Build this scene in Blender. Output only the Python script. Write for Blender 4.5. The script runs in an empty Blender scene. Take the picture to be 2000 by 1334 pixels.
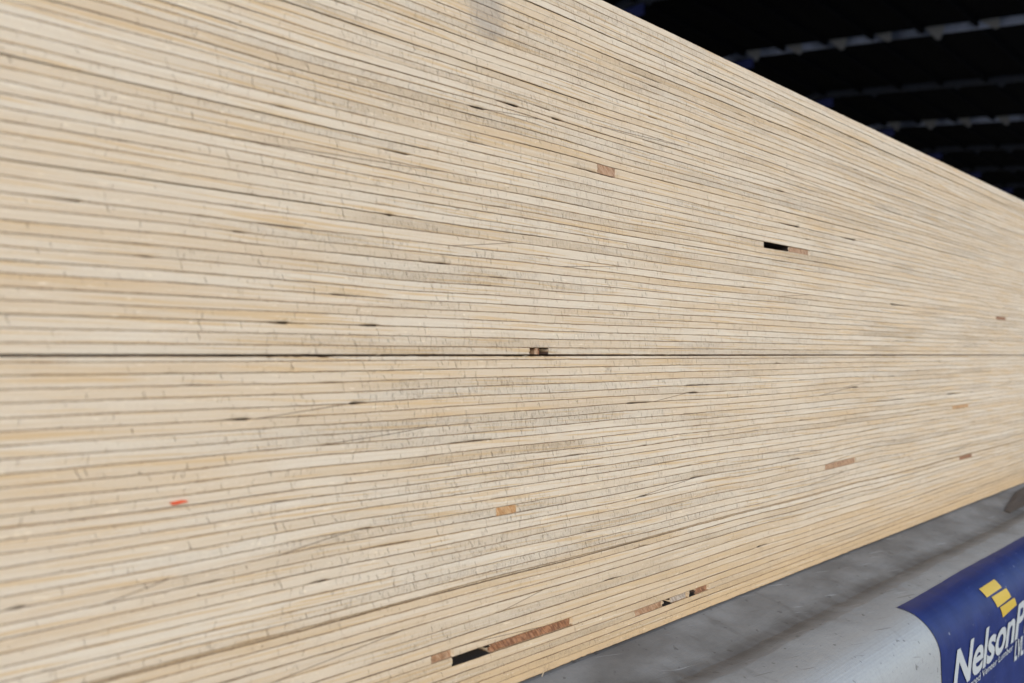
import bpy, bmesh, math
import numpy as np
from mathutils import Vector

sc = bpy.context.scene
COL = sc.collection
rng = np.random.default_rng(7)

# ------------------------------------------------------------------ camera
F = 1635.0                       # focal length in pixels of the 2000 px wide photograph
YAW = math.radians(44.9)         # angle between the view and the long direction of the stack
PITCH = math.atan(26.0 / F)
H = 1.05                         # height of the seam between the two slabs, and of the lens
D = 0.25                         # distance from the lens to the sawn ends
CAM = np.array([0.0, 0.0, H])
fw = np.array([math.cos(YAW) * math.cos(PITCH), math.sin(YAW) * math.cos(PITCH), math.sin(PITCH)])
rt = np.array([math.sin(YAW), -math.cos(YAW), 0.0])
up = np.cross(rt, fw)

def ray(px, py):
    return fw * F + rt * (px - 1000.0) + up * (667.0 - py)

def on_face(px, py):
    """point of the sawn-end plane seen at a photograph pixel: (u, height over the seam)"""
    r = ray(px, py)
    k = D / r[1]
    return r[0] * k, r[2] * k

cd = bpy.data.cameras.new('camera')
cam = bpy.data.objects.new('camera', cd)
COL.objects.link(cam)
cam.location = CAM
cam.rotation_euler = Vector(fw).to_track_quat('-Z', 'Y').to_euler()
cd.sensor_width = 36.0
cd.lens = 36.0 * F / 2000.0
cd.clip_start = 0.005
cd.clip_end = 500.0
cd.dof.use_dof = True
cd.dof.focus_distance = 0.42
cd.dof.aperture_fstop = 10.5
cd.dof.aperture_blades = 9
sc.camera = cam

# ------------------------------------------------------------------ light
SUN_EL, SUN_AZ = math.radians(24), math.radians(-112)   # azimuth: direction towards the sun, from +x anticlockwise
w = bpy.data.worlds.new('World')
sc.world = w
w.use_nodes = True
nt = w.node_tree
sky = nt.nodes.new('ShaderNodeTexSky')
sky.sky_type = 'NISHITA'
sky.sun_disc = False
sky.sun_elevation = SUN_EL
sky.sun_rotation = math.radians(90) - SUN_AZ
sky.air_density = 1.0
sky.dust_density = 0.6
nt.nodes['Background'].inputs['Strength'].default_value = 0.15
nt.links.new(sky.outputs['Color'], nt.nodes['Background'].inputs['Color'])
sd = bpy.data.lights.new('sun', 'SUN')
sd.energy = 0.8
sd.angle = math.radians(16)
sd.color = (1.0, 0.955, 0.90)
sun = bpy.data.objects.new('sun', sd)
COL.objects.link(sun)
to_sun = Vector((math.cos(SUN_EL) * math.cos(SUN_AZ), math.cos(SUN_EL) * math.sin(SUN_AZ), math.sin(SUN_EL)))
sun.rotation_euler = to_sun.to_track_quat('Z', 'Y').to_euler()
sc.view_settings.view_transform = 'Standard'
sc.view_settings.look = 'None'
sc.view_settings.gamma = 1.0
sc.view_settings.exposure = 0.78
sc.view_settings.use_curve_mapping = False

# ------------------------------------------------------------------ helpers
def mesh_obj(name, verts, faces, mat=None, parent=None, smooth=False):
    me = bpy.data.meshes.new(name)
    me.from_pydata([tuple(map(float, v)) for v in verts], [], [tuple(map(int, f)) for f in faces])
    me.validate()
    me.update()
    if smooth:
        me.polygons.foreach_set('use_smooth', [True] * len(me.polygons))
    o = bpy.data.objects.new(name, me)
    COL.objects.link(o)
    if mat:
        me.materials.append(mat)
    if parent:
        o.parent = parent
    return o

def tag(o, label=None, cat=None, group=None, kind=None):
    for k, v in (('label', label), ('category', cat), ('group', group), ('kind', kind)):
        if v:
            o[k] = v
    return o

class MB:
    def __init__(s):
        s.v, s.f = [], []
    def box(s, x0, x1, y0, y1, z0, z1):
        n = len(s.v)
        s.v += [(x, y, z) for z in (z0, z1) for y in (y0, y1) for x in (x0, x1)]
        for q in ((0, 2, 3, 1), (4, 5, 7, 6), (0, 1, 5, 4), (1, 3, 7, 5), (3, 2, 6, 7), (2, 0, 4, 6)):
            s.f.append(tuple(n + i for i in q))
    def hexa(s, p):
        n = len(s.v)
        s.v += list(p)
        for q in ((0, 2, 3, 1), (4, 5, 7, 6), (0, 1, 5, 4), (1, 3, 7, 5), (3, 2, 6, 7), (2, 0, 4, 6)):
            s.f.append(tuple(n + i for i in q))
    def prism_u(s, pts, u0, u1):
        n = len(s.v); k = len(pts)
        s.v += [(u0, y, z) for y, z in pts] + [(u1, y, z) for y, z in pts]
        s.f.append(tuple(n + i for i in range(k)))
        s.f.append(tuple(n + k + i for i in reversed(range(k))))
        for i in range(k):
            j = (i + 1) % k
            s.f.append((n + i, n + k + i, n + k + j, n + j))
    def build(s, name, mat, parent=None, smooth=False):
        return mesh_obj(name, s.v, s.f, mat, parent, smooth)

def wave(u, step, amp, r=None):
    """smooth random curve over u"""
    r = r or rng
    a, b = u.min() - 2 * step, u.max() + 2 * step
    n = int((b - a) / step) + 4
    k = r.normal(0, 1, n)
    x = (u - a) / step
    i = np.clip(x.astype(int), 0, n - 2)
    t = x - i
    t = t * t * (3 - 2 * t)
    return amp * (k[i] * (1 - t) + k[i + 1] * t)

def noise2(x, y, seed):
    """2-D value noise, -1..1"""
    def h(i, j):
        n = (i * 374761393 + j * 668265263 + seed * 974634777) & 0xffffffff
        n = ((n ^ (n >> 13)) * 1274126177) & 0xffffffff
        return ((n ^ (n >> 16)) & 0xffff) / 32767.5 - 1
    i = np.floor(x).astype(np.int64); j = np.floor(y).astype(np.int64)
    a = x - i; b = y - j
    a = a * a * (3 - 2 * a); b = b * b * (3 - 2 * b)
    return (h(i, j) * (1 - a) + h(i + 1, j) * a) * (1 - b) + (h(i, j + 1) * (1 - a) + h(i + 1, j + 1) * a) * b

# ------------------------------------------------------------------ node helpers
class NT:
    def __init__(s, name):
        s.m = bpy.data.materials.new(name)
        s.m.use_nodes = True
        s.t = s.m.node_tree
        s.b = s.t.nodes['Principled BSDF']
    def n(s, typ, **kw):
        nd = s.t.nodes.new(typ)
        for k, v in kw.items():
            setattr(nd, k, v)
        return nd
    def put(s, sock, v):
        if isinstance(v, bpy.types.NodeSocket):
            s.t.links.new(v, sock)
        elif isinstance(v, (tuple, list)) and len(v) == 3 and sock.type == 'RGBA':
            sock.default_value = (*v, 1)
        else:
            sock.default_value = v
    def math(s, op, a, b=0.0, c=None, clamp=False):
        nd = s.n('ShaderNodeMath', operation=op, use_clamp=clamp)
        s.put(nd.inputs[0], a); s.put(nd.inputs[1], b)
        if c is not None:
            s.put(nd.inputs[2], c)
        return nd.outputs[0]
    def vec(s, x, y, z):
        nd = s.n('ShaderNodeCombineXYZ')
        for i, v in enumerate((x, y, z)):
            s.put(nd.inputs[i], v)
        return nd.outputs[0]
    def sep(s, v):
        nd = s.n('ShaderNodeSeparateXYZ')
        s.put(nd.inputs[0], v)
        return nd.outputs
    def attr(s, name):
        nd = s.n('ShaderNodeAttribute')
        nd.attribute_name = name
        return nd
    def noise(s, v, scale=1.0, detail=2.0, rough=0.5, dist=0.0):
        nd = s.n('ShaderNodeTexNoise')
        s.put(nd.inputs['Vector'], v)
        nd.inputs['Scale'].default_value = scale
        nd.inputs['Detail'].default_value = detail
        nd.inputs['Roughness'].default_value = rough
        nd.inputs['Distortion'].default_value = dist
        return nd.outputs['Fac']
    def step(s, v, a, b, x=0.0, y=1.0, smooth=True):
        nd = s.n('ShaderNodeMapRange')
        if smooth:
            nd.interpolation_type = 'SMOOTHSTEP'
        s.put(nd.inputs['Value'], v)
        for i, q in zip((1, 2, 3, 4), (a, b, x, y)):
            s.put(nd.inputs[i], q)
        return nd.outputs[0]
    def mix(s, f, a, b, mode='MIX'):
        nd = s.n('ShaderNodeMix', data_type='RGBA', blend_type=mode)
        s.put(nd.inputs[0], f); s.put(nd.inputs[6], a); s.put(nd.inputs[7], b)
        return nd.outputs[2]
    def bump(s, h, strength, dist, normal=None):
        nd = s.n('ShaderNodeBump')
        s.put(nd.inputs['Height'], h)
        nd.inputs['Strength'].default_value = strength
        nd.inputs['Distance'].default_value = dist
        if normal:
            s.put(nd.inputs['Normal'], normal)
        return nd.outputs[0]
    def done(s, color=None, rough=None, normal=None):
        if color is not None: s.put(s.b.inputs['Base Color'], color)
        if rough is not None: s.put(s.b.inputs['Roughness'], rough)
        if normal is not None: s.put(s.b.inputs['Normal'], normal)
        return s.m

# ------------------------------------------------------------------ material: sawn ends of glued veneers
def veneer_material():
    g = NT('sawn_veneer')
    P = g.sep(g.attr('ply').outputs['Vector'])          # mm along, mm across the ply, ply number
    x, y, pid = P[0], P[1], P[2]
    dist = g.attr('glue').outputs['Fac']                # mm to the nearest glue line
    scarf = g.math('ABSOLUTE', g.attr('scarf').outputs['Fac'])
    rough = g.attr('rough').outputs['Fac']
    tone = g.attr('tone').outputs['Fac']
    warm = g.attr('warm').outputs['Fac']
    slit = g.attr('slit').outputs['Fac']
    off = g.math('MULTIPLY', pid, 37.7)
    # base tones
    n1 = g.noise(g.vec(g.math('MULTIPLY', x, .012), g.math('MULTIPLY', y, .25), off), 1, 3)
    f1 = g.math('ADD', g.math('MULTIPLY', g.math('SUBTRACT', n1, .5), 3.0), tone)
    c = g.mix(g.step(f1, -.6, .9), (.635, .545, .430), (.590, .470, .335))
    c = g.mix(g.math('MULTIPLY', warm, 1.0), c, (.545, .385, .22))
    c = g.mix(g.math('MULTIPLY', g.step(rough, .25, 1.0), .36), c, (.545, .44, .315))
    # pale and amber growth bands that run along a ply
    n2 = g.noise(g.vec(g.math('MULTIPLY', x, .018), g.math('MULTIPLY', g.math('ADD', y, g.math('MULTIPLY', x, .022)), .9), g.math('ADD', off, 5.3)), 1, 2, .6)
    c = g.mix(g.math('MULTIPLY', g.step(n2, .53, .67), .88), c, (.575, .405, .225))
    c = g.mix(g.math('MULTIPLY', g.step(n2, .43, .32), .40), c, (.68, .60, .485))
    n2b = g.noise(g.vec(g.math('MULTIPLY', x, .006), g.math('MULTIPLY', y, 2.6), g.math('ADD', off, 8.1)), 1, 2, .6)
    c = g.mix(g.math('MULTIPLY', g.step(n2b, .55, .66), .42), c, (.52, .36, .215))
    # fuzzy end grain
    fz = g.noise(g.vec(g.math('MULTIPLY', x, 2.4), g.math('MULTIPLY', y, 1.5), off), 1, 3, .65)
    c = g.mix(g.math('MULTIPLY', g.step(fz, .40, .70), g.math('ADD', .16, g.math('MULTIPLY', rough, .30))), c, (.43, .325, .22))
    c = g.mix(g.step(fz, .40, .25, 0, .35), c, (.74, .66, .53))
    fz2 = g.noise(g.vec(g.math('MULTIPLY', x, .7), g.math('MULTIPLY', y, .5), off), 1, 2, .6)
    c = g.mix(g.step(fz2, .52, .78, .0, .09), c, (.46, .37, .27))
    # lathe checks: slanting hairline cracks across a ply, each with its own place, length and slant
    wob = g.noise(g.vec(g.math('MULTIPLY', x, .5), g.math('MULTIPLY', y, .8), off), 1, 2)
    def hairlines(spacing, slant, half, dens, seed):
        sx = g.math('ADD', g.math('ADD', x, g.math('MULTIPLY', y, slant)), g.math('MULTIPLY', g.math('SUBTRACT', wob, .5), 1.7))
        cx = g.math('DIVIDE', sx, spacing)
        cell = g.math('FLOOR', cx)
        wn = g.n('ShaderNodeTexWhiteNoise', noise_dimensions='3D')
        g.put(wn.inputs['Vector'], g.vec(cell, g.math('ADD', pid, .5), seed))
        q = g.sep(wn.outputs['Color'])
        pos = g.math('ADD', g.math('MULTIPLY', q[0], .7), .15)
        d = g.math('MULTIPLY', g.math('ABSOLUTE', g.math('SUBTRACT', g.math('SUBTRACT', cx, cell), pos)), spacing)
        ln = g.step(d, half * 1.5, half * .4)
        y0 = g.math('MULTIPLY', g.math('SUBTRACT', q[1], .35), 3.6)
        yl = g.math('ADD', 1.0, g.math('MULTIPLY', wn.outputs['Value'], 2.6))
        yd = g.math('SUBTRACT', y, y0)
        ext = g.math('MULTIPLY', g.step(yd, 0.0, .25), g.step(yd, yl, g.math('SUBTRACT', yl, .5)))
        return g.math('MULTIPLY', g.math('MULTIPLY', ln, ext), g.math('LESS_THAN', q[2], dens))
    patch = g.noise(g.vec(g.math('MULTIPLY', x, .07), g.math('MULTIPLY', y, .10), g.math('ADD', off, 2.2)), 1, 2)
    patch = g.math('ADD', g.math('SUBTRACT', patch, .5), g.math('MULTIPLY', rough, .55))
    d1 = g.step(patch, -.10, .55, .05, .60, smooth=False)
    d2 = g.step(patch, -.05, .50, .04, .90, smooth=False)
    few = g.step(x, 60, 300, .22, 1.0)
    d1 = g.math('MULTIPLY', d1, few)
    d2 = g.math('MULTIPLY', d2, few)
    crack = hairlines(2.9, .38, .10, d1, 1.0)
    crack2 = g.math('MAXIMUM', hairlines(.95, .22, .085, d2, 2.0), hairlines(1.45, -.15, .075, d2, 3.0))
    cr = g.math('MULTIPLY', crack, .70)
    c = g.mix(g.math('MULTIPLY', crack2, .50), c, (.31, .22, .14))
    # pits and specks
    vo = g.n('ShaderNodeTexVoronoi')
    g.put(vo.inputs['Vector'], g.vec(g.math('MULTIPLY', x, .33), g.math('MULTIPLY', y, .33), off))
    vo.inputs['Scale'].default_value = 1.0
    vr = g.sep(vo.outputs['Color'])[0]
    pit = g.math('MULTIPLY', g.step(vo.outputs['Distance'], .11, .05), g.step(vr, .92, .96))
    cr = g.math('MAXIMUM', cr, g.math('MULTIPLY', pit, .7))
    c = g.mix(cr, c, (.175, .10, .052))
    # light glinting on loose fibres, painted in as pale flecks
    tf = g.noise(g.vec(g.math('MULTIPLY', x, .16), g.math('MULTIPLY', y, .8), g.math('ADD', off, 4.4)), 1, 2, .6)
    tf2 = g.noise(g.vec(g.math('MULTIPLY', x, .45), g.math('MULTIPLY', y, .9), g.math('ADD', off, 6.6)), 1, 2, .6)
    glint = g.math('MULTIPLY', g.step(tf, .60, .70), g.step(tf2, .47, .62))
    c = g.mix(g.math('MULTIPLY', glint, .45), c, (.84, .72, .545))
    cr = g.math('MAXIMUM', cr, g.math('MULTIPLY', crack2, .5))
    # glue lines, uneven in width and darkness
    gw = g.noise(g.vec(g.math('MULTIPLY', x, .09), pid, 0.0), 1, 3, .7)
    gf = g.noise(g.vec(g.math('MULTIPLY', x, .9), pid, 3.0), 1, 2, .6)
    hw = g.math('ADD', g.step(gw, .3, .75, .085, .185, smooth=False), g.math('MULTIPLY', g.math('SUBTRACT', gf, .5), .16))
    hw = g.math('ADD', hw, g.math('MULTIPLY', slit, .27))
    edge = g.math('ADD', hw, .09)
    gl = g.step(dist, edge, g.math('SUBTRACT', hw, .05))
    gl = g.math('MULTIPLY', gl, g.step(gw, .32, .66, .70, 1.0))
    gcol = g.mix(g.step(gf, .4, .65), (.30, .18, .09), (.155, .085, .042))
    gcol = g.mix(slit, gcol, (.014, .010, .008))
    halo = g.math('MULTIPLY', g.step(dist, .75, .12), g.step(gw, .42, .72, 0.0, .5))
    c = g.mix(halo, c, (.44, .30, .165))
    c = g.mix(gl, c, gcol)
    sl = g.math('MULTIPLY', g.step(scarf, .22, .08), .85)
    c = g.mix(sl, c, (.12, .08, .05))
    # grey smudge near the top edge
    ob = g.sep(g.n('ShaderNodeTexCoord').outputs['Object'])
    su, sv = on_face(952, 28)
    dx = g.math('DIVIDE', g.math('SUBTRACT', ob[0], su), .0125)
    dz = g.math('DIVIDE', g.math('SUBTRACT', ob[2], H + sv), .014)
    rr = g.math('SQRT', g.math('ADD', g.math('MULTIPLY', dx, dx), g.math('MULTIPLY', dz, dz)))
    sn = g.noise(g.vec(g.math('MULTIPLY', x, .14), g.math('MULTIPLY', g.math('ADD', y, off), .3), 2.0), 1, 3, .6)
    sm = g.math('MULTIPLY', g.step(g.math('ADD', rr, g.math('MULTIPLY', g.math('SUBTRACT', sn, .5), 1.6)), 1.15, .35), .38)
    c = g.mix(sm, c, (.22, .215, .215))
    ov = g.attr('cavity').outputs['Fac']  # gap interiors: shade of the recess put into the colour, near black
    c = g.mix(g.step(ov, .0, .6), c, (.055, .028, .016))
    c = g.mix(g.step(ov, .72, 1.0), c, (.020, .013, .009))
    # relief
    h = g.math('SUBTRACT', g.math('MULTIPLY', fz, g.math('ADD', .55, g.math('MULTIPLY', rough, .9))), g.math('MULTIPLY', cr, 1.3))
    h = g.math('SUBTRACT', h, g.math('MULTIPLY', gl, .3))
    nrm = g.bump(h, 1.0, .00050)
    return g.done(c, .82, nrm)

M_VENEER = veneer_material()

def knot_material(name, a, b):
    g = NT(name)
    o = g.n('ShaderNodeTexCoord').outputs['Object']
    q = g.sep(o)
    n = g.noise(g.vec(g.math('MULTIPLY', g.math('ADD', q[0], g.math('MULTIPLY', q[2], .8)), 900), g.math('MULTIPLY', q[2], 260), 0.), 1, 3, .6)
    n2 = g.noise(o, 350, 2)
    c = g.mix(g.step(n, .35, .65), a, b)
    c = g.mix(g.step(n2, .45, .75, 0, .5), c, tuple(v * .45 for v in a))
    return g.done(c, .6, g.bump(n, .8, .0004))
M_KNOT = knot_material('reddish_knot', (.17, .068, .03), (.36, .175, .085))
M_KNOT_PALE = knot_material('pale_brown_knot', (.30, .155, .075), (.45, .29, .18))
M_KNOT_GREY = knot_material('greyish_splinter', (.30, .24, .19), (.50, .42, .34))
M_KNOT_AMBER = knot_material('amber_knot', (.40, .19, .065), (.52, .34, .18))

# ------------------------------------------------------------------ the two slabs
PXV = D / ray(1000, 693)[1]      # metres per photograph pixel at the middle column
def v_at(y):
    return (693.0 - y) * PXV
TOP = [692.6, 678.5, 661, 644.4, 627.8, 611, 594.7, 578, 561.2, 544, 527.9, 512, 495.2, 474.5, 454.3, 438.8, 421.9, 408,
       391.5, 374.7, 360, 343, 328, 312.5, 296.3, 276, 260.5, 247, 231.5, 218.5, 206, 191.3, 178.6, 162.6, 147.8, 133,
       118.8, 103.2, 87.4, 73.5, 59, 43.9, 28, 14.2, -1, -15.5, -30, -44.5, -59.5, -74, -90]
LOW = [695.3, 702.4, 718.7, 735.4, 751.7, 769.8, 787.1, 804.2, 821.2, 838.7, 855, 871.5, 888.7, 903.2, 917.7, 934, 950,
       967.7, 985.9, 1002.2, 1019, 1036.3, 1053.8, 1071.3, 1088.9, 1104.4, 1117.4, 1121.2, 1135, 1151.7, 1165.9, 1187, 1207, 1225.3,
       1240.5, 1258.3, 1275.2, 1290, 1304, 1319, 1335]
U0, U1, DEPTH = -0.30, 1.30, 3.0
LEV = np.array([0, .10, .22, .45, .95])      # mm in from each glue line

# recesses where a veneer is missing: photograph x range, y at its middle, depth in mm
GAPS = [(1493, 1541, 484, 26), (1541, 1582, 492, .9),
        (1035, 1070, 686, 34),
        (884, 957, 1275, 30), (957, 1118, 1234, 2.0), (1296, 1312, 1177, 20), (1312, 1344, 1168, 1.6), (1346, 1358, 1158, 9),
        (968, 1012, 994, .5), (1612, 1672, 908, .7), (1874, 1900, 890, .8), (1165, 1205, 336, .5), (1240, 1296, 1189, 1.2),
        (1945, 1966, 624, .8), (840, 884, 1290, .9), (1358, 1384, 1153, 1.2), (1860, 1893, 791, .6)]
# pieces that show in some of them: photograph x range, y, depth mm, material
KNOTS = [(1542, 1581, 492, .5, M_KNOT_PALE), (1046, 1053, 686, .3, M_KNOT_PALE), (1055, 1058, 686, 1.2, M_KNOT), (958, 1117, 1234, 1.0, M_KNOT),
         (1313, 1343, 1168, .8, M_KNOT_GREY), (969, 1011, 994, .15, M_KNOT_AMBER), (1613, 1671, 908, .25, M_KNOT_PALE),
         (1875, 1899, 890, .25, M_KNOT), (1166, 1204, 336, .2, M_KNOT_PALE), (1241, 1295, 1189, .6, M_KNOT_PALE),
         (1946, 1965, 624, .3, M_KNOT), (841, 883, 1290, .4, M_KNOT_PALE), (1359, 1383, 1153, .6, M_KNOT), (1861, 1892, 791, .2, M_KNOT_AMBER)]
# tapered overlaps of two veneers: photograph points (x, y) of both ends of the slanting joint
SCARFS = [(500, 813, 680, 783), (545, 1076, 688, 1036), (940, 212, 1060, 232), (880, 468, 1005, 474), (1275, 782, 1340, 768),
          (1245, 971, 1355, 936), (1600, 775, 1667, 759), (975, 1196, 1060, 1153), (1096, 522, 1220, 520), (1520, 582, 1580, 578),
          (1765, 616, 1830, 610), (1615, 905, 1675, 884), (1785, 768, 1850, 755), (1655, 470, 1705, 468), (200, 1180, 330, 1140)]
# dark open splits along glue lines: photograph x range, y
SLITS = [(912, 944, 208), (968, 1012, 202), (1078, 1100, 235), (745, 800, 297), (432, 486, 813), (682, 722, 783), (1225, 1272, 787),
         (1338, 1362, 767), (745, 768, 424), (690, 722, 1035), (700, 800, 1068), (1350, 1376, 935), (1245, 1262, 970), (1660, 1675, 758),
         (1540, 1562, 899), (1700, 1765, 782), (1290, 1470, 150), (1100, 1200, 330), (1510, 1530, 373), (1520, 1560, 434), (1220, 1290, 152),
         (820, 880, 515), (80, 160, 397), (500, 590, 440), (700, 740, 638), (520, 560, 638), (1340, 1440, 748), (1180, 1215, 1132),
         (1740, 1780, 600), (1640, 1670, 468), (1850, 1880, 770), (600, 640, 1140), (860, 960, 860), (10, 50, 1195), (1480, 1500, 1065)]

gap_uv = []
for x0, x1, y, dp in GAPS:
    ym = y
    ua, _ = on_face(x0, ym); ub, _ = on_face(x1, ym); um, vm = on_face((x0 + x1) / 2, ym)
    gap_uv.append((ua, ub, vm, dp))

def boundaries(levels, u, common, sharp_low, sharp_high, r):
    """height of every glue line over u (rows: lines, bottom to top)"""
    base = np.array(sorted(v_at(y) for y in levels))
    n = len(base)
    out = np.empty((n, len(u)))
    drift = wave(u, .05, .00010, r)
    for k in range(n):
        if k % 5 == 0:
            d2 = wave(u, .10, .00032, r)
        drift = .72 * drift + wave(u, .045, .00012, r)
        f = min(k, n - 1 - k, 6) / 6.0
        out[k] = base[k] + common(base[k], u) + f * (drift + .5 * d2) + wave(u, .004, .000022, r) * min(1, f * 3)
    # straight machined faces at the bottom and the top of the slab, a little chipped
    chips = lambda s: np.abs(wave(u, .0022, s, r)) * np.clip(wave(u, .03, 1, r), 0, 1) + wave(u, .002, s * .25, r)
    out[0] = base[0] + chips(sharp_low)
    out[-1] = base[-1] - chips(sharp_high)
    thick = np.maximum(np.diff(out, axis=0), .0006)
    return np.vstack([out[:1], out[0] + np.cumsum(thick, axis=0)])

def bulge(v, u):
    """gentle waves shared by neighbouring plies"""
    s = 0
    for cx, cy, sx, sv, a in BUMPS:
        s = s + a * np.exp(-((u - cx) / sx) ** 2 - ((v - cy) / sv) ** 2)
    return s
BUMPS = []
for px, py, a in ((1690, 880, .0016), (1640, 758, .0012), (1330, 950, .0010), (620, 800, -.0008), (1000, 225, .0009), (640, 1060, .0010),
                  (1100, 505, .0008), (1540, 575, .0008), (1240, 1000, -.0007), (1450, 1030, .0008), (800, 340, -.0008)):
    cu, cv = on_face(px, py)
    BUMPS.append((cu, cv, .035 + .03 * cu, .011, a))

def make_slab(name, levels, chip_low, chip_high, label, seed, warm_low):
    r = np.random.default_rng(seed)
    cols = [np.arange(U0, .03, .006), np.arange(.03, .62, .0013), np.arange(.62, 1.12, .0026), np.arange(1.12, U1 + .001, .006)]
    for a, b, _, dp in gap_uv:
        cols.append(np.array([a - 8e-5, a + 8e-5, b - 8e-5, b + 8e-5, a - 1.4e-4, b + 1.4e-4]))
        cols.append(np.concatenate([a + np.linspace(-6e-4, 9e-4, 8), b + np.linspace(-9e-4, 6e-4, 8)]))
    u = np.unique(np.round(np.concatenate(cols), 6))
    B = boundaries(levels, u, bulge, chip_low, chip_high, r)
    n, nu = B.shape
    nply = n - 1
    L = 2 * len(LEV) + 1
    V, FA = [], []
    A = {k: [] for k in ('glue', 'scarf', 'rough', 'tone', 'warm', 'slit', 'cavity')}
    PV = []
    um = u * 1000
    # open splits belong to a glue line
    slit = np.zeros((n, nu))
    def add_slit(ua, ub, v, s):
        k = int(np.argmin(np.abs(B[:, np.argmin(np.abs(u - (ua + ub) / 2))] - v)))
        if 0 < k < n - 1:
            m = (ua + ub) / 2; hw = abs(ub - ua) / 2
            t_ = (u - (m - hw)) / (2 * hw)
            q = np.where((t_ > 0) & (t_ < 1), np.clip(1.3 * t_, 0, 1) ** .8, 0) if (k * 7 + int(ua * 1000)) % 3 else np.where((t_ > 0) & (t_ < 1), np.clip(1.3 * (1 - t_), 0, 1) ** .8, 0)
            slit[k] = np.maximum(slit[k], q * s * (0.75 + 0.25 * np.clip(wave(u, .004, 1, r), -1, 1)))
    vmin, vmax = B[0].min(), B[-1].max()
    for x0, x1, y in SLITS:
        a, _ = on_face(x0, y); b, _ = on_face(x1, y); _, v = on_face((x0 + x1) / 2, y)
        if vmin < v < vmax:
            add_slit(a, b, v, 1.0 if (x1 - x0) < 60 else .55)
    for _ in range(90):
        a = r.uniform(0, 1.1); ln = r.uniform(.003, .016)
        add_slit(a, a + ln, r.uniform(vmin, vmax), r.uniform(.12, .5))
    scarfs = {}
    for xa, ya, xb, yb in SCARFS:
        ua, va = on_face(xa, ya); ub, vb = on_face(xb, yb)
        um_, vm_ = (ua + ub) / 2, (va + vb) / 2
        if vmin < vm_ < vmax:
            ci = int(np.argmin(np.abs(u - um_)))
            k = int(np.clip(np.searchsorted(B[:, ci], vm_) - 1, 0, nply - 1))
            scarfs.setdefault(k, []).append((ua, ub, 1 if vb > va else -1))
    for _ in range(8):
        k = int(r.integers(2, nply - 2)); a = r.uniform(.1, 1.0)
        scarfs.setdefault(k, []).append((a, a + r.uniform(.04, .09), r.choice([-1, 1])))
    base_id = seed * 100
    gaps_here = [gq for gq in gap_uv if vmin < gq[2] < vmax]
    gap_ply = {}
    for a, b, v, dp in gaps_here:
        ci = int(np.argmin(np.abs(u - (a + b) / 2)))
        k = int(np.clip(np.searchsorted(B[:, ci], v) - 1, 0, nply - 1))
        gap_ply.setdefault(k, []).append((a, b, dp))
    for k in range(nply):
        lo, hi = B[k], B[k + 1]
        th = (hi - lo) * 1000
        s = np.minimum(LEV[:, None], th[None] * (LEV[:, None] / LEV[-1]) * .42)
        T = np.vstack([s, th[None] * .5, (th[None] - s)[::-1]])            # mm from the lower line
        Z = lo + T / 1000
        dmm = np.minimum(T, th - T)
        # veneer sheets along the ply
        edges = [U0 - .01]
        while edges[-1] < U1 + .01:
            edges.append(edges[-1] + r.uniform(.10, .55))
        seg = np.searchsorted(np.array(edges), u)
        m = len(edges) + 1
        tn, rg, wm, oy = r.normal(-.10, .36, m), np.clip(r.normal(.10, .27, m), 0, .9), np.clip(r.normal(.02, .18, m), 0, .7), r.normal(0, .00013, m)
        soft = lambda a_: np.convolve(np.pad(a_, 13, mode='edge'), np.ones(27) / 27, 'valid')
        tone = soft(tn[seg]) + wave(u, .06, .18, r)
        rough = np.clip(soft(rg[seg]) + wave(u, .05, .22, r), 0, 1) * np.clip((u - .07) / .11, .0, 1)
        warm = np.clip(soft(wm[seg]) + wave(u, .08, .10, r), 0, 1)
        if warm_low:
            warm = np.clip(warm + 1.0 * max(0, (11 - k) / 11) , 0, 1)
        if th.mean() < 1.05:
            tone = tone + 1.5; warm = np.clip(warm + .9, 0, 1); rough = np.clip(rough + .7, 0, 1); oy = oy * 0 + .00035
        Y = np.full((L, nu), D) + oy[seg] + wave(u, .03, .00006, r)
        Y = Y + .00009 * np.clip(1 - dmm / .40, 0, 1) ** 2
        sl = np.zeros((L, nu))
        h = len(LEV)
        sl[:h] = slit[k]; sl[h + 1:] = slit[k + 1]; sl[h] = 0
        Y = Y + .0022 * np.clip(sl, 0, 1) * np.clip(1 - dmm / .55, 0, 1)
        cav = np.zeros((L, nu))
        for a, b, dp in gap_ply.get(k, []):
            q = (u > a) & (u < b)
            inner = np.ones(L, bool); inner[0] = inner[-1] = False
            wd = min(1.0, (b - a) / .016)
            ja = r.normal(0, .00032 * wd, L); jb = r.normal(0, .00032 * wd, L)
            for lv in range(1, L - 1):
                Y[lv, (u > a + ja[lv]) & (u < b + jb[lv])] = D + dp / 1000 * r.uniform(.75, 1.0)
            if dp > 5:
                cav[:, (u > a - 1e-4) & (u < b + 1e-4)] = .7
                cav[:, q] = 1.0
        scf = np.full((L, nu), 9.0)
        for a, b, sg in scarfs.get(k, []):
            q = (u >= a - .002) & (u <= b + .002)
            tt = (u[q] - a) / (b - a)
            tt = tt * tt * (3 - 2 * tt) if False else np.clip(tt, -.2, 1.2)
            line = th[q] * (tt if sg > 0 else 1 - tt)
            scf[:, q] = T[:, q] - line
        i0 = k * L * nu
        V.append(np.stack([np.broadcast_to(u, (L, nu)), Y, Z + H], -1).reshape(-1, 3))
        PV.append(np.stack([np.broadcast_to(um, (L, nu)), T, np.full((L, nu), base_id + k)], -1).reshape(-1, 3))
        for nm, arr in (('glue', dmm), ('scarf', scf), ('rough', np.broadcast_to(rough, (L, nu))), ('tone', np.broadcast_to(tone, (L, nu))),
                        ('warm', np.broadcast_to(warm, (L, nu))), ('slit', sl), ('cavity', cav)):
            A[nm].append(np.ascontiguousarray(arr).reshape(-1))
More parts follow.
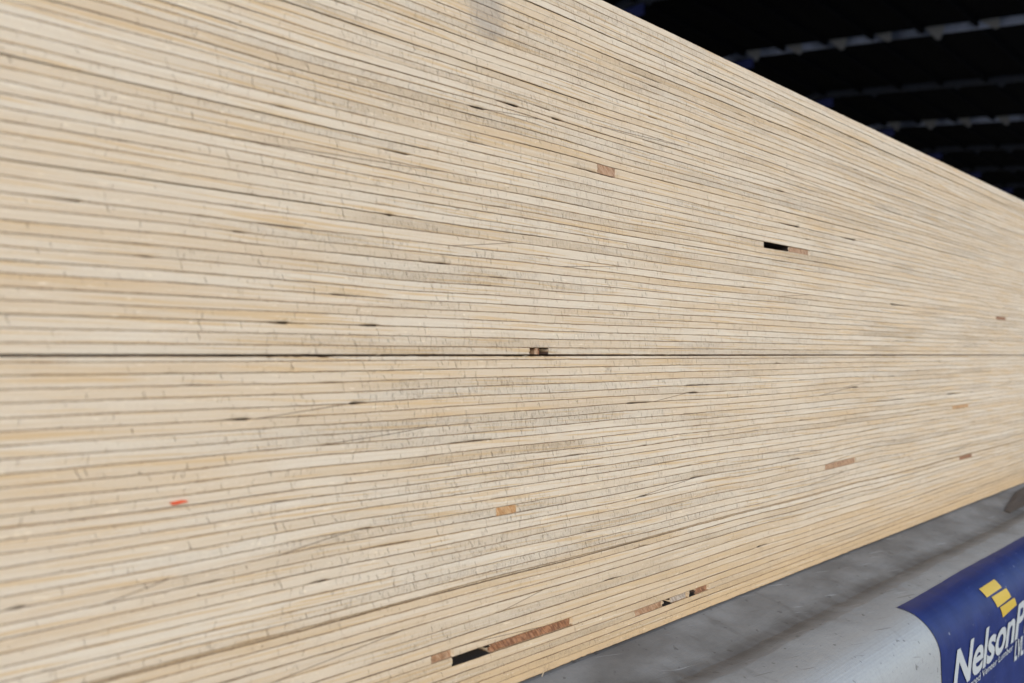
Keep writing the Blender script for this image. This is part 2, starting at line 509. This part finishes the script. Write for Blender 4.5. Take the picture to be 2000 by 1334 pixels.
        ii = (np.arange(L - 1)[:, None] * nu + np.arange(nu - 1)[None]).reshape(-1) + i0
        FA.append(np.stack([ii, ii + 1, ii + nu + 1, ii + nu], -1))
    V = np.concatenate(V); PV = np.concatenate(PV); FA = np.concatenate(FA)
    for nm in A: A[nm] = np.concatenate(A[nm])
    # close the slab: bottom, top, ends and back
    nb = len(V)
    last = (nply * L - 1) * nu
    first_row = np.arange(nu); top_row = last + np.arange(nu)
    back_lo = V[first_row].copy(); back_lo[:, 1] = D + DEPTH
    back_hi = V[top_row].copy(); back_hi[:, 1] = D + DEPTH
    V = np.concatenate([V, back_lo, back_hi])
    ex = np.concatenate([PV[first_row], PV[top_row]]); ex[:, 1] = 1.5
    PV = np.concatenate([PV, ex])
    for nm in A:
        fill = {'glue': 2.0, 'scarf': 9.0, 'rough': .1, 'tone': 0.0, 'warm': .1, 'slit': 0, 'cavity': 0}[nm]
        A[nm] = np.concatenate([A[nm], np.full(2 * nu, fill)])
    bl = nb + np.arange(nu); bh = nb + nu + np.arange(nu)
    q = []
    j = np.arange(nu - 1)
    q.append(np.stack([bl[j], bl[j + 1], first_row[j + 1], first_row[j]], -1))
    q.append(np.stack([top_row[j], top_row[j + 1], bh[j + 1], bh[j]], -1))
    q.append(np.stack([bh[j], bh[j + 1], bl[j + 1], bl[j]], -1))
    FA = np.concatenate([FA] + q)
    me = bpy.data.meshes.new(name)
    me.vertices.add(len(V)); me.vertices.foreach_set('co', V.astype(np.float32).ravel())
    nf = len(FA)
    ends = []
    left = [int(i) for i in np.arange(nply * L) * nu]
    right = [i + nu - 1 for i in left]
    ends.append(left + [nb + nu, nb]); ends.append(list(reversed(right + [nb + 2 * nu - 1, nb + nu - 1])))
    nl = nf * 4 + sum(map(len, ends))
    me.loops.add(nl)
    me.loops.foreach_set('vertex_index', np.concatenate([FA.ravel(), np.concatenate([np.array(e) for e in ends])]).astype(np.int32))
    me.polygons.add(nf + 2)
    st = list(np.arange(nf) * 4) + [nf * 4, nf * 4 + len(ends[0])]
    me.polygons.foreach_set('loop_start', np.array(st, np.int32))
    me.update(calc_edges=True)
    me.validate()
    for nm, arr in A.items():
        at = me.attributes.new(nm, 'FLOAT', 'POINT')
        at.data.foreach_set('value', arr.astype(np.float32))
    at = me.attributes.new('ply', 'FLOAT_VECTOR', 'POINT')
    at.data.foreach_set('vector', PV.astype(np.float32).ravel())
    me.materials.append(M_VENEER)
    o = bpy.data.objects.new(name, me)
    COL.objects.link(o)
    tag(o, label, 'timber slab', 'laminated timber slabs in the stack', 'thing')
    # knots and splinters that show in the missing places
    for x0, x1, y, dp, mat in KNOTS:
        a, _ = on_face(x0, y); b, _ = on_face(x1, y); mu, v = on_face((x0 + x1) / 2, y)
        if not vmin < v < vmax:
            continue
        ci = int(np.argmin(np.abs(u - mu)))
        k = int(np.clip(np.searchsorted(B[:, ci], v) - 1, 0, nply - 1))
        nx, nz = max(6, int((b - a) / .0006)), 7
        xs = np.linspace(a + 1e-4, b - 1e-4, nx)
        lo = np.interp(xs, u, B[k]) + 9e-5; hi = np.interp(xs, u, B[k + 1]) - 9e-5
        vv, ff = [], []
        e = np.minimum(1, np.minimum(np.arange(nx), np.arange(nx)[::-1]) / 2.0)
        for jz in range(nz):
            t = jz / (nz - 1)
            yy = D + dp / 1000 + noise2(xs * 700, np.full(nx, jz * .8 + k), 5) * .00025 * min(dp, 1) + (1 - e) * .0004
            for i in range(nx):
                vv.append((xs[i], yy[i], H + lo[i] + (hi[i] - lo[i]) * t))
        nfv = len(vv)
        vv += [(p[0], D + dp / 1000 + .004, p[2]) for p in vv]
        for jz in range(nz - 1):
            for i in range(nx - 1):
                p = jz * nx + i
                ff.append((p, p + 1, p + nx + 1, p + nx))
                ff.append((nfv + p, nfv + p + nx, nfv + p + nx + 1, nfv + p + 1))
        rim = [i for i in range(nx)] + [(jz + 1) * nx - 1 for jz in range(1, nz)] + [(nz - 1) * nx + i for i in range(nx - 2, -1, -1)] + [jz * nx for jz in range(nz - 2, 0, -1)]
        for i in range(len(rim)):
            p, q2 = rim[i], rim[(i + 1) % len(rim)]
            ff.append((p, nfv + p, nfv + q2, q2))
        mesh_obj('knot', vv, ff, mat, o)
    return o, u, B

upper, uu, BU = make_slab('laminated_timber', TOP, .00006, .00010, 'pale laminated timber slab above the dark seam, topmost in the stack', 3, False)
lower, ul, BL = make_slab('laminated_timber', LOW, .00020, .00016, 'tan laminated timber slab below the dark seam, with a red paint fleck', 5, True)

# red paint fleck on the lower slab
g = NT('red_paint')
M_RED = g.done((.66, .075, .015), .5)
fu, fv = on_face(348, 981)
rad = []
n = 28
for i in range(n):
    t = 2 * math.pi * i / n
    rx = .0023 * (1 + .25 * math.sin(3 * t + 1)); rz = .0005 * (1 + .3 * math.sin(2 * t + .5))
    rad.append((fu + rx * math.cos(t) * (1 if math.cos(t) > 0 else 1.2), fv + rz * math.sin(t)))
vv = [(a, D - .0007, H + b) for a, b in rad] + [(a, D + .0012, H + b) for a, b in rad]
ff = [tuple(range(n))] + [(i, n + i, n + (i + 1) % n, (i + 1) % n) for i in range(n)]
o = mesh_obj('paint_mark', vv, ff, M_RED, lower)
o['label'] = 'orange-red fleck of paint'

# splinters caught in the seam and along the lower edge
g = NT('loose_fibre')
M_FIB = g.done((.58, .47, .33), .8)
def splinter(parent, u, v, ln, tilt, th):
    d = np.array([math.cos(tilt), -.15, math.sin(tilt)]) * ln
    p0 = np.array([u, D - .0001, H + v]); p1 = p0 + d
    sct = [np.array([0, -th, 0]), np.array([0, th * .5, th]), np.array([0, th * .5, -th])]
    vv = [p0 + q for q in sct] + [p0 + d * .5 + q * .8 + np.array([0, -.0001, .0002]) for q in sct] + [p1]
    ff = [(0, 2, 1)] + [(i, (i + 1) % 3, 3 + (i + 1) % 3, 3 + i) for i in range(3)] + [(3 + i, 3 + (i + 1) % 3, 6) for i in range(3)]
    mesh_obj('splinter', vv, ff, M_FIB, parent)
for px, py, ln, ti, th in ((1020, 697, .0035, .1, .00022), (905, 703, .003, .9, .00012), (735, 694, .004, .2, .00014), (1300, 694, .004, .05, .00014),
                           (1058, 1321, .0025, 1.1, .00030), (1555, 424, .010, -.05, .00018)):
    a, b = on_face(px, py)
    splinter(lower if py > 693 else upper, a, b, ln, ti, th)

# ------------------------------------------------------------------ the wrapped pack below
ZT = -0.1366 - .0024
prof = [(1.6, ZT), (.9, ZT), (.40, ZT), (.262, ZT - .0004), (.250, ZT - .0012), (.243, ZT - .0030), (.232, ZT - .0056), (.223, ZT - .0082),
        (.2165, ZT - .0095), (.211, ZT - .0088), (.204, ZT - .0081), (.190, ZT - .0102)]
R = .0235
cy, cz = .189, ZT - .0105 - R
for i in range(1, 13):
    a = math.pi / 2 * i / 12
    prof.append((cy - R * math.sin(a), cz + R * math.cos(a)))
zz = cz
PF = cy - R
while zz > -.86:
    zz -= .03
    prof.append((PF - .002 * math.sin(min(1, (cz - zz) / .5) * 2.2), zz))
prof = np.array(prof)
arc = np.concatenate([[0], np.cumsum(np.hypot(*np.diff(prof, axis=0).T))])
nrmp = np.gradient(prof, axis=0)
nrmp = np.stack([nrmp[:, 1], -nrmp[:, 0]], -1)
nrmp /= np.linalg.norm(nrmp, axis=1, keepdims=True)
if nrmp[3][1] < 0: nrmp = -nrmp
S_SLAB = float(np.interp(-.250, -prof[:, 0][:9], arc[:9]))
S_CREASE = float(np.interp(-.2165, -prof[:, 0][:10], arc[:10]))
S_EDGE = float(np.interp(-.189, -prof[:, 0][:13], arc[:13]))

def surf(u, s, off=0.0):
    u = np.asarray(u, float); s = np.asarray(s, float)
    p = np.stack([np.interp(s, arc, prof[:, 0]), np.interp(s, arc, prof[:, 1])], -1)
    nn = np.stack([np.interp(s, arc, nrmp[:, 0]), np.interp(s, arc, nrmp[:, 1])], -1)
    fold = np.clip((s - S_SLAB) / .012, 0, 1) * np.clip((S_EDGE + .004 - s) / .02, 0, 1)
    d = fold * (.0007 * noise2(u * 42 + s * 30, s * 30, 3) + .0005 * noise2(u * 110 - s * 60, s * 45, 4))
    rip = np.clip((s - S_SLAB - .004) / .01, 0, 1) * np.clip((S_CREASE + .002 - s) / .008, 0, 1)
    d = d + rip * .0011 * np.maximum(0, noise2(u * 75 + s * 55, s * 12 + u * 3, 12)) * (.5 + .5 * noise2(u * 7, s * 0, 13))
    low = np.clip((s - S_SLAB) / .02, 0, 1)
    d = d + low * .0006 * noise2(u * 11, s * 14, 8) + low * .00018 * noise2(u * 60, s * 60, 9)
    p = p + nn * (d + off)[..., None]
    return np.stack([u, p[..., 0], H + p[..., 1]], -1)

def px_to_wrap(px, py):
    r = ray(px, py)
    k = r[2] / r[1]
    ratio = prof[:, 1] / prof[:, 0]
    s = float(np.interp(-k, -ratio, arc))
    return r[0] / r[1] * float(np.interp(s, arc, prof[:, 0])), s

def wrap_material():
    g = NT('woven_plastic_wrap')
    P = g.sep(g.attr('sheet').outputs['Vector'])          # m along, m over the edge
    x, s = P[0], P[1]
    v = g.vec(g.math('MULTIPLY', x, 1), g.math('MULTIPLY', s, 1), 0.0)
    n1 = g.noise(g.vec(g.math('MULTIPLY', x, .6), s, 0.), 30, 4, .55)
    n2 = g.noise(g.vec(x, g.math('MULTIPLY', s, .35), 1.0), 70, 3, .6)
    n3 = g.noise(v, 420, 2, .6)
    c = g.mix(g.step(n3, .40, .68, 0, .28), (.325, .333, .336), (.24, .245, .25))
    # dirty flat top and crease, their shade also darkened into the colour
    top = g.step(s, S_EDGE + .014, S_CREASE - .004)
    dirt_shade = g.math('MULTIPLY', top, g.step(n1, .28, .72, .45, .80))
    c = g.mix(dirt_shade, c, (.070, .061, .052))
    cre = g.math('ABSOLUTE', g.math('SUBTRACT', g.math('ADD', s, g.math('MULTIPLY', g.math('SUBTRACT', n1, .5), .012)), S_CREASE))
    c = g.mix(g.math('MULTIPLY', g.step(cre, .013, .001), g.step(n2, .35, .6, .30, .62)), c, (.050, .042, .035))
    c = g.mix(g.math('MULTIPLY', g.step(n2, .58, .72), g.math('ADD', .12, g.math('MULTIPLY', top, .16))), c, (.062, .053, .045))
    sc1 = g.noise(g.vec(g.math('MULTIPLY', g.math('ADD', x, g.math('MULTIPLY', s, .7)), 22), g.math('MULTIPLY', g.math('SUBTRACT', s, g.math('MULTIPLY', x, .25)), 420), 4.0), 1, 2, .5)
    c = g.mix(g.math('MULTIPLY', g.step(sc1, .66, .72), .55), c, (.10, .09, .08))
    c = g.mix(g.math('MULTIPLY', g.step(sc1, .33, .27), .35), c, (.46, .47, .48))
    spk = g.noise(v, 190, 2, .5)
    c = g.mix(g.step(spk, .66, .72, 0, .6), c, (.05, .045, .04))
    # weave
    wv = g.n('ShaderNodeTexWave', wave_type='BANDS', bands_direction='X')
    g.put(wv.inputs['Vector'], g.vec(g.math('MULTIPLY', x, 1), 0., 0.)); wv.inputs['Scale'].default_value = 190
    wv2 = g.n('ShaderNodeTexWave', wave_type='BANDS', bands_direction='Y')
    g.put(wv2.inputs['Vector'], g.vec(0., s, 0.)); wv2.inputs['Scale'].default_value = 190
    h = g.math('ADD', g.math('MULTIPLY', wv.outputs['Fac'], wv2.outputs['Fac']), g.math('MULTIPLY', n1, 1.5))
    rf = g.mix(dirt_shade, (.42, .42, .42), (.8, .8, .8))
    return g.done(c, g.sep(rf)[0], g.bump(h, .16, .0004))
M_WRAP = wrap_material()

def sheet(name, us, ss, off, mat, parent=None):
    UU, SS = np.meshgrid(us, ss)
    P = surf(UU, SS, off)
    nr, nc = UU.shape
    ii = (np.arange(nr - 1)[:, None] * nc + np.arange(nc - 1)[None]).reshape(-1)
    fa = np.stack([ii, ii + nc, ii + nc + 1, ii + 1], -1)
    o = mesh_obj(name, P.reshape(-1, 3), fa, mat, parent, True)
    at = o.data.attributes.new('sheet', 'FLOAT_VECTOR', 'POINT')
    at.data.foreach_set('vector', np.stack([UU, SS, 0 * UU], -1).astype(np.float32).ravel())
    return o, P, fa

ss = np.unique(np.concatenate([arc, np.arange(arc[3], S_EDGE + .09, .0012), np.arange(S_EDGE + .09, arc[-1], .012), [arc[-1]]]))
pack, _, _ = sheet('wrapped_pack', np.concatenate([np.arange(U0 - .05, .05, .012), np.arange(.05, 1.12, .0022), np.arange(1.12, U1 + .4, .012)]), ss, 0.0, M_WRAP)
tag(pack, 'grey plastic wrapped timber pack under the two slabs, printed with a blue panel', 'wrapped timber', None, 'thing')
# body of the pack inside its wrapping
g = NT('pack_core')
mb = MB(); mb.box(U0 - .045, U1 + .38, PF + .012, 1.6, .10, H + ZT - .045)
mb.build('core', g.done((.42, .33, .22), .85), pack)

# dark brown patch raised on the wrapping, at its far end
g = NT('dark_brown')
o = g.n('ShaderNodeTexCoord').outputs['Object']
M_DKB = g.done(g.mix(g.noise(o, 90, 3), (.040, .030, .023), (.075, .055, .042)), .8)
dark_patch = [(2060, 915), (2002, 953), (1984, 964), (1966, 990), (1962, 1001), (1972, 1004), (2003, 988), (2070, 955)]
tp = np.array([px_to_wrap(*p) for p in dark_patch])
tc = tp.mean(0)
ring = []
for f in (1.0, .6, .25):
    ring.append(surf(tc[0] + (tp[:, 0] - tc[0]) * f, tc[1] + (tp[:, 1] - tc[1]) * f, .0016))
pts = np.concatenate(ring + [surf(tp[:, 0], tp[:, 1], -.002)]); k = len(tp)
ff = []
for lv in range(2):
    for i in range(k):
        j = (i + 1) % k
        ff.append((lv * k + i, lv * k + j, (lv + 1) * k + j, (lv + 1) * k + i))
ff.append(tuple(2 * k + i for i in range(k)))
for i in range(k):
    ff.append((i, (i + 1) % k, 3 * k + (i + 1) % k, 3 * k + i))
o = mesh_obj('dark_patch', pts, ff, M_DKB, pack)
o['label'] = 'dark brown patch on the wrapping'

# printed blue panel with yellow emblem and white lettering
g = NT('blue_print')
P = g.sep(g.attr('sheet').outputs['Vector'])
v = g.vec(P[0], P[1], 0.)
n1 = g.noise(v, 60, 3, .6)
n3 = g.noise(g.vec(P[0], g.math('MULTIPLY', P[1], .12), 0.), 700, 2, .6)
c = g.mix(g.step(n1, .35, .7), (.006, .015, .100), (.010, .022, .130))
c = g.mix(g.step(n3, .48, .75, 0, .6), c, (.020, .028, .10))
c = g.mix(g.step(g.noise(v, 260, 2), .70, .75, 0, .5), c, (.30, .32, .40))
g.b.inputs['Specular IOR Level'].default_value = .3
M_BLUE = g.done(c, .50, g.bump(n3, .25, .0003))
uL, sL = px_to_wrap(1752, 1187)
uR, _ = px_to_wrap(1997, 1048)
panel, _, _ = sheet('printed_panel', np.linspace(uL, uR, 130), np.unique(np.concatenate([np.arange(sL, sL + .07, .0009), np.arange(sL + .07, sL + .42, .01)])), .00045, M_BLUE, pack)
panel['label'] = 'blue printed panel with yellow emblem and white lettering'

g = NT('yellow_print'); M_YEL = g.done((.52, .355, .035), .5)
g = NT('white_print'); M_WHT = g.done((.42, .44, .45), .5)

def patch_quad(name, corners, mat, parent, off):
    q = np.array([px_to_wrap(*c) for c in corners])
    a = np.linspace(0, 1, 9)
    A_, B_ = np.meshgrid(a, a)
    uv = ((1 - A_) * (1 - B_))[..., None] * q[0] + (A_ * (1 - B_))[..., None] * q[1] + (A_ * B_)[..., None] * q[2] + ((1 - A_) * B_)[..., None] * q[3]
    P = surf(uv[..., 0], uv[..., 1], off)
    ii = (np.arange(8)[:, None] * 9 + np.arange(8)[None]).reshape(-1)
    return mesh_obj(name, P.reshape(-1, 3), np.stack([ii, ii + 1, ii + 10, ii + 9], -1), mat, parent, True)
z3 = lambda x, y: (1700 + x / 4.387, 1030 + y / 4.387)
emb = []
for q in (((920, 538), (1050, 455), (1112, 522), (985, 607)), ((1023, 603), (1150, 525), (1192, 597), (1073, 688)), ((1093, 686), (1218, 602), (1238, 662), (1118, 770))):
    emb.append([z3(*p) for p in q])
for q in emb:
    patch_quad('emblem', q, M_YEL, panel, .0009)

def text_mesh(txt, shear, weight, space):
    cu = bpy.data.curves.new('lettering', 'FONT')
    cu.body = txt; cu.size = 1.0; cu.offset = weight; cu.shear = shear; cu.resolution_u = 4; cu.space_character = space
    tmp = bpy.data.objects.new('lettering', cu)
    COL.objects.link(tmp)
    bpy.context.view_layer.update()
    me = bpy.data.meshes.new_from_object(tmp.evaluated_get(bpy.context.evaluated_depsgraph_get()))
    bpy.data.objects.remove(tmp); bpy.data.curves.remove(cu)
    return me
def lettering(txt, u0, base, cap, lean, weight, prefix, u1, space=1.0):
    """words printed on the panel: left end u0 and baseline, cap height, and the u1 that the prefix reaches"""
    m = text_mesh(prefix, 0, weight, space)
    wd = max(v_.co.x for v_ in m.vertices)
    m2 = text_mesh('N', 0, weight, 1); ch = max(v_.co.y for v_ in m2.vertices)
    bpy.data.meshes.remove(m); bpy.data.meshes.remove(m2)
    su_, sv_ = (u1 - u0) / wd, cap / ch
    me = text_mesh(txt, 0, weight, space)
    bm = bmesh.new(); bm.from_mesh(me)
    for i in range(1, 14):
        bmesh.ops.bisect_plane(bm, geom=bm.verts[:] + bm.edges[:] + bm.faces[:], plane_co=(0, -.2 + i * .08, 0), plane_no=(0, 1, 0))
    bm.to_mesh(me); bm.free()
    co = np.array([v_.co[:] for v_ in me.vertices])
    P = surf(u0 + co[:, 0] * su_ + lean * co[:, 1] * sv_, base - co[:, 1] * sv_, .0011)
    me.vertices.foreach_set('co', P.astype(np.float32).ravel())
    me.update()
    me.materials.clear(); me.materials.append(M_WHT)
    o = bpy.data.objects.new('lettering', me)
    COL.objects.link(o)
    o.parent = panel
lettering('NelsonPine', .5255, 1.4728, .0222, .46, .024, 'Nelson', .6535, .96)
lettering('LVL', .6540, 1.4868, .0122, .35, .034, 'L', .6612, 1.0)
lettering('Laminated Veneer Lumber', .5330, 1.4786, .0042, .30, .004, 'Laminated Veneer Lumber', .6515, 1.0)

# ------------------------------------------------------------------ ground
g = NT('yard_concrete')
o = g.n('ShaderNodeTexCoord').outputs['Object']
c = g.mix(g.step(g.noise(o, .6, 5, .6), .3, .7), (.26, .25, .235), (.36, .345, .32))
c = g.mix(g.step(g.noise(o, 14, 3, .6), .5, .8, 0, .4), c, (.16, .15, .14))
ground = mesh_obj('ground', [(-150, -150, 0), (150, -150, 0), (150, 150, 0), (-150, 150, 0)], [(0, 1, 2, 3)], g.done(c, .9))
tag(ground, kind='structure')
# bearers that carry the pack
g = NT('bearer_timber')
o = g.n('ShaderNodeTexCoord').outputs['Object']
M_BEAR = g.done(g.mix(g.noise(o, 20, 3), (.30, .22, .14), (.42, .33, .22)), .85)

# ------------------------------------------------------------------ shed roof over the yard
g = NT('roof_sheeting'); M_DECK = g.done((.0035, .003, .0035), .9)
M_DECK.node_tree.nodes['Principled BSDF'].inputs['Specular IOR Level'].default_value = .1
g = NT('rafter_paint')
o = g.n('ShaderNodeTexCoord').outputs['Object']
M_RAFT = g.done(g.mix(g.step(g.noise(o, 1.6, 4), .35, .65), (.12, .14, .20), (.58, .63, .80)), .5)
g = NT('dim_rafter_paint')
M_RAFT_DIM = g.done((.060, .066, .085), .7)  # dim copy: weaker light on these rafters put into the colour
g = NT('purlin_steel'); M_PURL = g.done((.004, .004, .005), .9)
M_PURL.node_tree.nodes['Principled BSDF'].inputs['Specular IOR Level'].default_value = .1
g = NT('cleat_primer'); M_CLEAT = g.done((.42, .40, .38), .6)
g = NT('blue_bracket_paint'); M_BRK = g.done((.055, .07, .25), .6)
roof = bpy.data.objects.new('shed_roof', None)
COL.objects.link(roof)
YR, HR = 9.5, H + 6.56          # ridge
SL = math.tan(math.radians(7.8))
zr = lambda y: HR - SL * abs(YR - y)
YE = -1.6                        # eave on the open side
roof.location = (0, 0, 0)
tag(roof, 'dark shed roof of rafters and purlins high behind the timber stack', 'shed roof', None, 'thing')
X0, X1 = -3.5, 62.0
mb = MB()
T = .05
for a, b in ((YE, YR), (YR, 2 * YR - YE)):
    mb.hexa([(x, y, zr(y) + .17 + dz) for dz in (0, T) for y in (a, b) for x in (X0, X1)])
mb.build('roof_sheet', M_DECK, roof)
raf_x = [.62 + 4.0 * i for i in range(0, 15)]
pur_y = [9.32 - .93 * i for i in range(0, 11)]
for i, rx in enumerate(raf_x):
    mb = MB()
    for a, b in ((YE, YR), (YR, 2 * YR - YE)):
        mb.hexa([(x, y, zr(y) + dz) for dz in (.03, .150) for y in (a, b) for x in (rx, rx + .02)])
        mb.hexa([(x, y, zr(y) + dz) for dz in (.018, .029) for y in (a, b) for x in (rx + .001, rx + .06)])
    ro = mb.build('rafter', M_RAFT if i in (4, 6) else M_RAFT_DIM, roof)
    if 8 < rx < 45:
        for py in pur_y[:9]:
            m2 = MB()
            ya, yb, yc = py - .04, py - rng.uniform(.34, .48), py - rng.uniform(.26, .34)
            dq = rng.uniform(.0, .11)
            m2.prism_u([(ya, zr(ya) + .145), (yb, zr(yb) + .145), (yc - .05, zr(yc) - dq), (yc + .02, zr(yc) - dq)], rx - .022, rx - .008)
            m2.build('cleat', M_CLEAT if i in (4, 6) else M_RAFT_DIM, ro)
    m3 = MB()
    m3.box(rx - .10, rx - .07, YR - .42, YR + .06, HR - .30, HR - .10)
    m3.build('bracket', M_BRK, ro)
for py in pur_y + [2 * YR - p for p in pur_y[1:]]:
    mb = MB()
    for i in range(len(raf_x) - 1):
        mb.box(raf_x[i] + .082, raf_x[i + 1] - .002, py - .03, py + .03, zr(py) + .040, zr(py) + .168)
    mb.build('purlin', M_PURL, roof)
mb = MB(); mb.box(X0, X1 + .1, 2 * YR - YE + .02, 2 * YR - YE + .1, 0, zr(YE) + .3); mb.build('unseen_back_wall', M_DECK, roof)  # unseen wall, added to block light from behind
mb = MB(); mb.box(X1 + .01, X1 + .1, YE, 2 * YR - YE + .015, 0, HR + .3); mb.build('unseen_end_wall', M_DECK, roof)  # unseen end of the shed, added to keep its inside black
